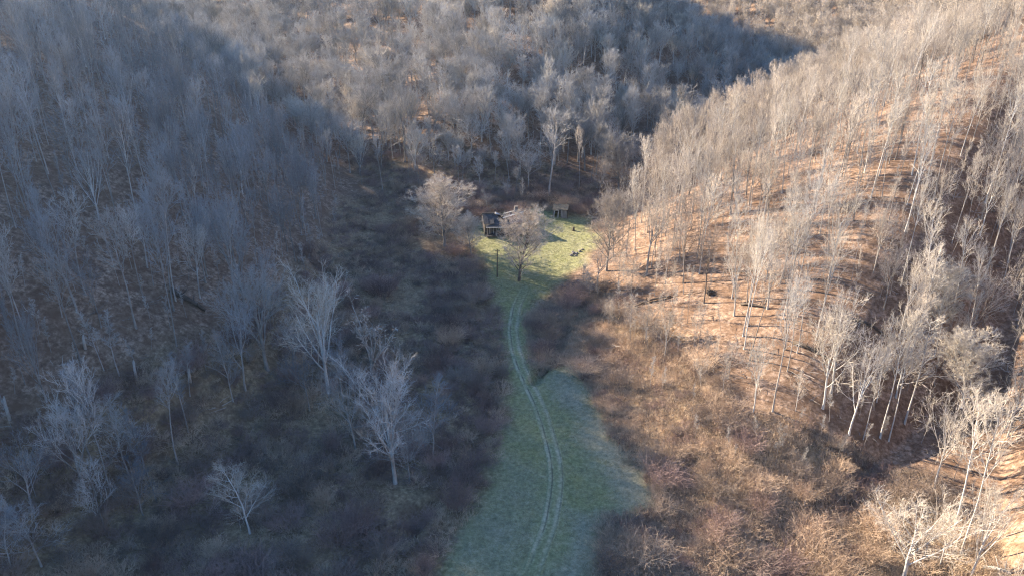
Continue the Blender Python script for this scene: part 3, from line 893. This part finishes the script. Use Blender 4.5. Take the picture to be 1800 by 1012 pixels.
def bush_mesh(name, seed, mat, **kw):
    V, T = bush_arrays(seed, **kw)
    return mesh_np(name, V, T, [M[mat]], False)
def blade_mesh(name, seed, mat, n, H, spread, w, lean=.35):
    r = np.random.default_rng(seed)
    p = np.stack([r.normal(0, spread, n), r.normal(0, spread, n), np.full(n, -.04)], 1)
    d = unit(np.stack([r.normal(0, lean, n), r.normal(0, lean, n), np.ones(n)], 1))
    L = H * r.uniform(.5, 1.2, n)
    side = unit(np.cross(d, r.normal(0, 1, (n, 3)))) * w
    mid = p + d * L[:, None] * .55
    tip = p + d * L[:, None] + np.stack([r.normal(0, .25, n) * L, r.normal(0, .25, n) * L, -.1 * L], 1)
    V = np.stack([p - side, p + side, mid + side * .7, mid - side * .7, tip], 1).reshape(-1, 3)
    b = np.arange(n)[:, None] * 5
    T = np.concatenate([b + np.array([[0, 1, 2]]), b + np.array([[0, 2, 3]]), b + np.array([[3, 2, 4]])])
    return mesh_np(name, V, T, [M[mat]], False)

B_BIG = [bush_mesh('bush', 900 + s, mt, stems=90, H=2.6, spread=1.8, K=5, r0=.014) for s, mt in enumerate(('twig_tan', 'twig_tan', 'twig_red', 'twig_brown'))]
B_LOW = [bush_mesh('bramble', 920 + s, mt, stems=38, H=1.25, spread=1.5, K=4, r0=.016, arch=-.14) for s, mt in enumerate(('twig_red', 'twig_brown', 'twig_tan', 'twig_red'))]

BUSH_COL = ('tan', 'tan', 'reddish', 'brown')
def bush_label(which, mi, s_, x, y):
    bx_, by_, _ = project(x, y, gz(x, y))
    sz = 'large' if s_ > .95 else 'low' if s_ < .68 else 'middling'
    if which == 'm': return 'brownish bush growing round the clearing and the track bend', 'bushes round the clearing'
    if which == 'r':
        pl = ('at the bottom of the picture right of the field' if by_ > 880 else 'in the sunlit brush below the right-hand trees' if bx_ > 1250 else
              'in the brush bordering the right side of the field' if by_ > 680 else 'in the brush between track bend and sunlit slope')
        return f'{sz} {BUSH_COL[mi]} twiggy bush {pl}', 'bushes of the sunlit brush'
    pl = ('at the bottom left of the picture' if by_ > 850 else 'in the shaded hollow among the lower left trees' if bx_ < 420 else
          'around the big fan-shaped trees' if by_ > 560 and bx_ < 760 else 'in the dark thicket between track and shaded slope' if by_ < 640 else 'along the left edge of the field')
    return f'{sz} {BUSH_COL[mi]} shaded bush {pl}', 'bushes of the shaded thicket'
def scatter_in(poly, step, seed, prob_=1.0):
    P_ = np.array(poly)
    x, y, r_ = candidates(P_[:, 0].min(), P_[:, 0].max(), P_[:, 1].min(), P_[:, 1].max(), step, seed)
    m_ = inside(x, y, poly) & (r_.random(len(x)) < prob_)
    return x[m_], y[m_], r_
def near_line(x, y, line_, d_): return seg_dist(x, y, line_)[0] < d_

bx1, by1, rb = scatter_in(RIGHT_SCRUB, 3.3, 31, .55)
bx2, by2, rb2 = scatter_in(LEFT_SCRUB, 4.2, 32, .6)
bx3, by3, rb3 = scatter_in(EDGE_SCRUB, 3.2, 33, .6)
bx2 = np.r_[bx3, bx2]; by2 = np.r_[by3, by2]
nb = 0
for x, y, which in [(a, b, 'r') for a, b in zip(bx1, by1)] + [(a, b, 'l') for a, b in zip(bx2, by2)]:
    if edge_mask(np.array([x]), np.array([y]), FIELD, .5)[0] > .2: continue
    q = project(x, y, gz(x, y))
    if not (0 < q[0] < 1800 and 0 < q[1] < 1030): continue
    if nb >= 270: break
    mi_ = random.choice((0, 0, 1, 1, 2, 3) if which == 'r' else (0, 2, 2, 3))
    o = obj('bush', B_BIG[mi_], None, (x, y, gz(x, y)))
    s = random.uniform(.5, 1.45) if which == 'r' else random.uniform(.5, 1.4)
    o.scale = (s * random.uniform(.9, 1.5), s * random.uniform(.9, 1.5), s * random.uniform(.7, 1.1)); o.rotation_euler = (0, 0, random.uniform(0, 6.28))
    lb_, gp_ = bush_label(which, mi_, s, x, y); tag(o, lb_, 'bush', gp_); nb += 1
for bx, by, s in ((905, 384, 1.3), (918, 380, 1.2), (893, 376, 1.0), (935, 388, .9), (1010, 372, .8), (1025, 376, .9), (962, 372, .7), (840, 470, 1.0), (820, 480, 1.1), (800, 450, 1.2),
                  (950, 585, 1.0), (965, 575, 1.1), (1000, 545, 1.2), (960, 620, 1.1), (930, 575, .8)):
    x, y = ground_at(bx, by)
    o = obj('bush', B_BIG[random.choice((1, 2, 3))], None, (x, y, gz(x, y)))
    o.scale = (s * 1.2, s * 1.2, s); o.rotation_euler = (0, 0, random.uniform(0, 6.28))
    lb_, gp_ = bush_label('m', 0, s, x, y); tag(o, lb_, 'bush', gp_); nb += 1

def ground_scatter(name, x, y, r_, smin_, smax_, forms, weights, label, cat, flat=1.0):
    k_ = len(x)
    s = r_.uniform(smin_, smax_, k_) * (1 + .6 * fbm(x / 7 + 3, y / 7, 2))
    q_ = np.argsort(np.argsort(fbm(x / 8 + 50, y / 8 + 7, 3) + r_.normal(0, .16, k_))) / k_      # kinds grow in patches
    pid_ = np.searchsorted(np.cumsum(weights)[:-1], q_)
    scatter(name, np.stack([x, y, surface(x, y)], 1), np.stack([r_.normal(0, .1, k_), r_.normal(0, .1, k_), r_.uniform(0, 6.28, k_)], 1),
            np.stack([s, s, s * flat], 1), pid_, [[form(f)] for f in forms], label, cat)

STRAW = [blade_mesh('straw_tuft', 940 + s, mt, 60, .75, .35, .014) for s, mt in enumerate(('straw', 'straw', 'twig_tan'))]
x1, y1, ra = scatter_in(RIGHT_SCRUB, 1.3, 41, .9)
m1 = fbm(x1 / 6, y1 / 6, 3) > -.12
ground_scatter('tan_brush', x1[m1], y1[m1], ra, .45, 1.15, B_LOW, [.12, .2, .55, .13], 'tan and russet low brush on the sunlit bank right of the field', 'brush')
x2, y2, ra = scatter_in(LEFT_SCRUB, 1.6, 42, .95)
x3, y3, _ = scatter_in(EDGE_SCRUB, 1.3, 46, .95)
x4, y4, _ = scatter_in(HILL_FOOT, 1.7, 47, .9)
x3, y3 = np.r_[x3, x4], np.r_[y3, y4]
m2 = fbm(x2 / 7, y2 / 7, 3) > -.15
ground_scatter('bramble_thicket', np.r_[x2[m2], x3], np.r_[y2[m2], y3], ra, .5, 1.3, B_LOW, [.27, .22, .28, .23], 'tangled dark brambles and low brush left of the field and round the clearing', 'thicket')
x1, y1, ra = scatter_in(RIGHT_SCRUB, .62, 43, .95); x2, y2, _ = scatter_in(LEFT_SCRUB, 1.3, 44, .8)
m1 = fbm(x1 / 5 + 40, y1 / 5, 3) > -.4; m2 = fbm(x2 / 6 + 9, y2 / 6, 3) > .02
ground_scatter('dry_grass', np.r_[x1[m1], x2[m2]], np.r_[y1[m1], y2[m2]], ra, .6, 1.4, STRAW, [.4, .35, .25], 'straw-coloured dead grass among the brush', 'grass')
TUFT = [blade_mesh('green_tuft', 960, 'green_blade', 34, .16, .22, .012, .6), blade_mesh('pale_tuft', 961, 'pale_blade', 34, .22, .22, .012, .6)]
x1, y1, ra = scatter_in(FIELD, .62, 45, .9)
m1 = seg_dist(x1, y1, TRACK_LINE)[0] > 1.75
x1, y1 = x1[m1], y1[m1]
pl = np.clip(.05 + .8 * np.maximum(edge_mask(x1, y1, PALE_A, 2.5), edge_mask(x1, y1, PALE_B, 2.5)) + .7 * fbm(x1 / 5, y1 / 5, 3), 0, 1)
isp = (ra.random(len(x1)) < pl).astype(int)
k = len(x1); s = ra.uniform(.7, 1.4, k)
scatter('meadow_grass', np.stack([x1, y1, surface(x1, y1)], 1), np.stack([ra.normal(0, .1, k), ra.normal(0, .1, k), ra.uniform(0, 6.28, k)], 1),
        np.stack([s, s, s], 1), isp, [[form(f)] for f in TUFT], 'short green and straw-pale grass of the valley field', 'grass')

def stick_mesh(seed):
    r_ = np.random.default_rng(seed); n_ = 7
    st = np.stack([r_.normal(0, 1.2, n_), r_.normal(0, 1.2, n_), np.full(n_, .06)], 1)
    a_ = r_.uniform(0, 6.28, n_)
    P3 = grow(r_, st, np.stack([np.cos(a_), np.sin(a_), r_.uniform(-.02, .12, n_)], 1), r_.uniform(.8, 3.2, n_), 4, .12, 0)
    return mesh_np('stick', *tubes(P3, taper(r_.uniform(.025, .07, n_), 4, .3), 4), [M['bark_brown' if seed % 2 else 'bark_grey']], False)
STICKS = [stick_mesh(s_) for s_ in range(4)]
x1, y1, ra = candidates(-120, 150, 55, 210, 4.0, 61)
rs1 = height(x1, y1) - np.interp(y1, *FLOOR)
m1 = (rs1 > 2) & (np.abs(x1) < .75 * y1 + 10) & ~inside(x1, y1, FIELD)
ground_scatter('fallen_branches', x1[m1], y1[m1], ra, .35, .85, STICKS, [.25, .25, .25, .25], 'dead branches and sticks lying in the leaf litter of the slopes', 'deadwood')

# ------------------------------------------------------------------ derelict house, shed and small things in the clearing
M['old_board'] = plain_mat('old_board', (.05, .045, .04), (.15, .13, .115), 2.0, (1, 1, .25))
M['dark_inside'] = plain_mat('dark_inside', (.015, .014, .013), (.04, .036, .03), 2.0)
M['white_paint'] = plain_mat('white_paint', (.34, .33, .31), (.66, .64, .60), 2.5)
M['tar_roof'] = plain_mat('tar_roof', (.035, .035, .038), (.11, .105, .10), 1.5)
M['rust_metal'] = plain_mat('rust_metal', (.16, .09, .06), (.34, .26, .21), 1.2, None, .6)
M['moss_roof'] = plain_mat('moss_roof', (.07, .06, .045), (.19, .165, .12), 1.2)
M['stone'] = plain_mat('stone', (.10, .09, .08), (.30, .275, .25), 1.6, None, .95, .4)
M['grey_board'] = plain_mat('grey_board', (.13, .12, .11), (.30, .28, .26), 2.0, (1, 1, .25))
M['wood_dark'] = plain_mat('wood_dark', (.05, .04, .032), (.14, .11, .085), 2.0)
M['wood_bleached'] = plain_mat('wood_bleached', (.30, .27, .23), (.55, .51, .45), 2.0)

hx, hy = ground_at(872, 410)
hz = gz(hx, hy)
house = empty('derelict_house', (hx + 1.6, hy + 2.2, hz), math.radians(9))
tag(house, 'derelict dark timber house with sagging roof and loose white boards behind the lone tree', 'house')
W, D, HH = 9.6, 5.4, 2.9
# front wall of separate boards between the openings, in local coordinates (front faces -y)
openings = [(-3.6, -2.7, 0.0, 2.1), (-1.9, -1.0, .8, 2.1), (0.9, 1.9, .8, 2.1), (2.7, 3.6, .8, 2.1)]
xb = -W / 2
board = 0.3
k = 0
while xb < W / 2 - .01:
    segs = [(-.5, HH)]
    for o0, o1, z0, z1 in openings:
        if xb + board > o0 + .02 and xb < o1 - .02:
            segs = [(-.5, z0), (z1, HH)] if z0 > 0 else [(z1, HH)]
    b = Buf()
    for z0, z1 in segs:
        b.box((xb + board / 2, -D / 2 + random.uniform(-.02, .02), (z0 + z1) / 2 + random.uniform(-.04, .0)), (board - .025, .07, z1 - z0), (0, random.uniform(-.006, .006), 0))
    b.build('wall_board', M['old_board'], house)
    xb += board
for sx_ in (-1, 1):
    y0 = -D / 2 + .2
    while y0 < D / 2 - .05:
        Buf().box((sx_ * W / 2, y0, HH / 2 - .25), (.07, .28, HH + .5)).build('wall_board', M['old_board'], house)
        y0 += .3
Buf().box((0, D / 2, HH / 2 - .25), (W - .2, .08, HH + .5)).build('back_wall', M['old_board'], house)
Buf().box((0, 0, -.1), (W - .3, D - .3, .2)).build('floor_deck', M['dark_inside'], house)
for (o0, o1, z0, z1) in openings:
    b = Buf()
    for xx in (o0 - .03, o1 + .03): b.box((xx, -D / 2 - .06, (z0 + z1) / 2), (.12, .06, z1 - z0 + .1))
    b.box(((o0 + o1) / 2, -D / 2 - .065, z1 + .06), (o1 - o0 + .3, .06, .12))
    if z0 > 0: b.box(((o0 + o1) / 2, -D / 2 - .085, z0 - .05), (o1 - o0 + .3, .12, .08))
    nm = 'window_frame' if z0 > 0 else 'door_frame'
    f = b.build(nm, M['white_paint'], house)
    if z0 > 0:
        Buf().box(((o0 + o1) / 2, -D / 2 - .04, (z0 + z1) / 2), (.05, .04, z1 - z0)).box(((o0 + o1) / 2, -D / 2 - .04, (z0 + z1) / 2 + .04), (o1 - o0, .035, .05)).build('glazing_bar', M['white_paint'], f)
Buf().box((-3.15, -D / 2 + .25, 1.02), (.82, .05, 2.0), (0, 0, .55)).build('door', M['grey_board'], house)
for pxx in (-4.3, -2.2, -.2, 2.0, 4.2):
    Buf().box((pxx, -D / 2 - 1.7, .95), (.13, .13, 2.9), (0, random.uniform(-.05, .05), 0)).build('porch_post', M['grey_board'], house)
Buf().box((0, -D / 2 - .95, .05), (W - .3, 1.8, .14)).build('porch_deck', M['old_board'], house)
pr = Buf().box((-1.6, -D / 2 - .95, HH - .35), (6.2, 2.1, .1), (math.radians(14), math.radians(2), 0)).build('porch_roof', M['tar_roof'], house)
Buf().box((-1.6, -D / 2 - 2.02, HH - .58), (6.3, .06, .16), (0, math.radians(2), 0)).build('fascia', M['white_paint'], pr)
# roof: two slopes of sheets, the middle fallen in
for side in (-1, 1):
    for j in range(8):
        if side == -1 and j in (3,): continue
        x0 = -W / 2 - .3 + j * 1.28
        sag = -.55 * math.exp(-((j - 3.6) / 1.6) ** 2)
        o = Buf().box((x0 + .64, side * 1.75, HH + .78 + sag), (1.22, 3.9, .06), (side * -.42 + random.uniform(-.05, .05), random.uniform(-.06, .06), 0))
        o.build('roof_sheet', M['tar_roof'] if (j < 5 or side == 1) else M['rust_metal'], house)
ridge = Buf().box((-2.9, 0, HH + 1.55), (4.4, .28, .10), (0, math.radians(3), .02)).build('ridge_board', M['tar_roof'], house)
Buf().box((2.4, -1.2, HH + 1.25), (5.4, .26, .07), (.35, math.radians(-11), math.radians(7))).build('loose_board', M['white_paint'], house)
Buf().box((2.2, .5, HH + 1.55), (4.0, .18, .07), (.1, math.radians(-9), math.radians(9))).build('loose_board', M['white_paint'], house)
Buf().box((-1.3, -.3, HH + 1.45), (1.3, .65, .07), (.5, math.radians(18), .6)).box((-1.75, -.2, HH + 1.5), (.35, .4, .6), (.2, .2, .2)).build('loose_panel', M['white_paint'], house)
for s_, xx in ((-1, -W / 2), (1, W / 2)):
    b = Buf(); b.v = [(xx, -D / 2, HH), (xx, D / 2, HH), (xx, 0, HH + 1.35), (xx + .08, -D / 2, HH), (xx + .08, D / 2, HH), (xx + .08, 0, HH + 1.35)]
    b.f = [(0, 1, 2), (3, 5, 4), (0, 3, 4, 1), (1, 4, 5, 2), (2, 5, 3, 0)]
    b.build('gable', M['old_board'], house)
b = Buf()
for lvl in range(13):
    w_ = 1.05 if lvl < 5 else .8
    b.box((3.5, .9, -.3 + lvl * .46 + .2), (w_ + random.uniform(-.06, .06), w_ + random.uniform(-.06, .06), .44), (0, 0, random.uniform(-.04, .04)), .03)
b.build('chimney', M['stone'], house)

sx0, sy0 = ground_at(986, 384)
shed = empty('small_shed', (sx0, sy0 + 1.2, gz(sx0, sy0)), math.radians(-8))
tag(shed, 'small grey tumbledown shed at the wood edge behind the sunlit meadow', 'shed')
SW, SD, SH = 3.6, 2.8, 2.1
for j in range(5):
    Buf().box((.25 + j * .31, -SD / 2 + random.uniform(-.02, .02), SH / 2 - .2), (.29, .06, SH + .3), (0, random.uniform(-.02, .02), 0)).build('wall_board', M['grey_board'], shed)
for sx_ in (-1, 1): Buf().box((sx_ * SW / 2, 0, SH / 2 - .2), (.07, SD, SH + .3)).build('side_wall', M['old_board'], shed)
Buf().box((0, SD / 2, SH / 2 - .2), (SW, .07, SH + .3)).build('back_wall', M['old_board'], shed)
for xx in (-1.6, -.55): Buf().box((xx, -SD / 2 - .05, SH / 2 - .2), (.2, .16, SH + .3), (0, .05, 0)).build('door_post', M['white_paint'], shed)
Buf().box((-1.1, -SD / 2 - .06, SH - .12), (1.3, .1, .22)).build('door_lintel', M['white_paint'], shed)
for j in range(4):
    Buf().box((-SW / 2 - .05 + j * 1.0 + .3, 0, SH + .28 + .03 * j), (.96, SD + .8, .06), (.12, random.uniform(-.05, .05), 0)).build('roof_sheet', M['moss_roof'], shed)

def bar_mesh(name, pts, radii, mat, sides=8):
    V, T = tubes(np.array([pts], float), np.array([radii], float), sides)
    n_ = len(pts)
    c0, c1 = len(V), len(V) + 1
    V = np.vstack([V, [pts[0]], [pts[-1]]])
    caps = [(c0, (k_ + 1) % sides, k_) for k_ in range(sides)] + [(c1, (n_ - 1) * sides + k_, (n_ - 1) * sides + (k_ + 1) % sides) for k_ in range(sides)]
    return mesh_np(name, V, np.vstack([T, caps]), [mat], True)

x, y = ground_at(874, 488)
pole = empty('utility_pole', (x, y, gz(x, y)))
tag(pole, 'thin dark leaning utility pole at the shade edge left of the lone tree', 'pole')
obj('shaft', bar_mesh('shaft', [(0, 0, -.6), (.02, 0, 2), (.05, 0, 4.2), (.10, 0, 6.4)], [.13, .12, .11, .09], M['wood_dark']), pole)
Buf().box((.1, 0, 6.0), (1.1, .09, .11)).build('crossarm', M['wood_dark'], pole)
for xx in (-.35, .1, .55): Buf().box((xx, 0, 6.14), (.07, .07, .16)).build('insulator', M['white_paint'], pole)

def rock_mesh(seed):
    r_ = np.random.default_rng(seed)
    import bmesh
    bm = bmesh.new(); bmesh.ops.create_icosphere(bm, subdivisions=2, radius=.5)
    for v in bm.verts:
        p_ = v.co * 2
        v.co *= 1 + .28 * float(fbm(np.array([p_.x + seed * 3.1]), np.array([p_.y + p_.z * 1.7]), 2)[0]) * 2
        v.co.z *= .65
    me = bpy.data.meshes.new('rock'); bm.to_mesh(me); bm.free(); me.materials.append(M['stone'])
    return me
ROCKS = [rock_mesh(s) for s in range(4)]
for j, (bx, by, s) in enumerate(((1004, 450, .9), (1009, 447, 1.1), (1014, 446, .8), (1019, 443, 1.0), (1012, 451, .7), (1024, 440, .7), (1007, 444, .7))):
    x, y = ground_at(bx, by)
    o = obj('rock', ROCKS[j % 4], None, (x, y, gz(x, y) + .12 * s)); o.scale = (s, s * .9, s); o.rotation_euler = (0, 0, j * 1.7)
    tag(o, 'grey stone in the small heap at the right side of the sunlit meadow', 'rock', 'stones heaped on the meadow')
x, y = ground_at(1008, 406)
o = obj('tree_stump', bar_mesh('tree_stump', [(0, 0, -.3), (0, 0, .3), (.03, 0, .9)], [.42, .30, .26], M['wood_dark']), None, (x, y, gz(x, y)))
tag(o, 'dark stump alone on the upper sunlit meadow below the shed', 'stump')

# fallen trunks and broken snags
def log_between(a, b, r_, mat, label):
    (xa, ya), (xb_, yb) = ground_at(*a), ground_at(*b)
    pts = []
    for t in np.linspace(0, 1, 7):
        xx, yy = xa + (xb_ - xa) * t, ya + (yb - ya) * t
        pts.append((xx - xa, yy - ya, gz(xx, yy) - gz(xa, ya) + r_ * .7 + .25 * math.sin(t * 3.1)))
    rad = np.linspace(r_ * 1.15, r_ * .6, 7)
    root = empty('fallen_log', (xa, ya, gz(xa, ya)))
    tag(root, label, 'log', 'fallen trunks')
    obj('trunk', bar_mesh('trunk', pts, rad, M[mat]), root)
    for k_ in (2, 4, 5):
        p_ = np.array(pts[k_]); dr = np.array([random.uniform(-1, 1), random.uniform(-1, 1), .9]); dr /= np.linalg.norm(dr)
        obj('branch_stub', bar_mesh('branch_stub', [p_, p_ + dr * .6, p_ + dr * 1.3 + np.array([.1, .1, .1])], [r_ * .35, r_ * .25, r_ * .1], M[mat], 5), root)
log_between((300, 516), (362, 548), .42, 'wood_dark', 'dark fallen trunk lying across the shaded left slope')
log_between((1303, 535), (1350, 545), .22, 'wood_dark', 'curved dark fallen limb in bright leaf litter mid right slope')
log_between((1395, 605), (1460, 640), .3, 'wood_dark', 'long fallen trunk lying downhill on the right slope')
log_between((1115, 540), (1180, 522), .25, 'wood_dark', 'fallen trunk at the foot of the right slope near the meadow')
log_between((1720, 1000), (1775, 1008), .25, 'wood_bleached', 'bleached fallen trunk in the bottom right corner')
log_between((1480, 560), (1560, 600), .25, 'wood_dark', 'fallen trunk among poles at the edge of the dark gully')
for bx, by, h_, label in ((150, 612, 2.2, 'short broken pale snag on the lower left slope among poles'), (241, 670, 3.2, 'broken pale snag standing left of the dark gap, lower left'),
                          (18, 740, 3.5, 'broken trunk stub at the far left edge of the hollow'), (335, 672, 2.4, 'pale stub beside the short thin tree on the lower left slope')):
    x, y = ground_at(bx, by)
    o = obj('broken_snag', bar_mesh('broken_snag', [(0, 0, -.4), (.05, 0, h_ * .5), (.12, .05, h_ * .9), (.2, .05, h_)], [.22, .18, .15, .05], M['wood_bleached']), None, (x, y, gz(x, y)))
    tag(o, label, 'snag', 'broken snags')
# upturned root mound
x, y = ground_at(1248, 518)
rp = empty('root_plate', (x, y, gz(x, y)), .6)
tag(rp, 'dark upturned root mound with earth on the sunlit right slope', 'root plate')
o = obj('earth_mound', ROCKS[1], rp); o.scale = (1.7, 1.0, 1.5); o.location = (0, 0, .3)
o.material_slots[0].link = 'OBJECT'; o.material_slots[0].material = M['wood_dark']
V, T = bush_arrays(77, 26, 1.3, 1.5, 3, .03)
obj('roots', mesh_np('roots', V, T, [M['wood_dark']]), rp)

# ------------------------------------------------------------------ air
hm = bpy.data.materials.new('haze'); hm.use_nodes = True
nt = hm.node_tree; nt.nodes.remove(nt.nodes['Principled BSDF'])
pv = nt.nodes.new('ShaderNodeVolumePrincipled')
pv.inputs['Color'].default_value = (.55, .75, 1.0, 1)
pv.inputs['Density'].default_value = 0.00005
pv.inputs['Anisotropy'].default_value = 0.5
nt.links.new(pv.outputs[0], nt.nodes['Material Output'].inputs['Volume'])
zt = float(max(Z.max() + 30, CAM_Z + 20)); zb = float(Z.min() - 1)
hb = Buf().box((0, 0, (zt + zb) / 2), (2430, 2430, zt - zb)).build('haze', hm)
tag(hb, 'thin bluish air filling the valley', 'haze', kind='stuff')
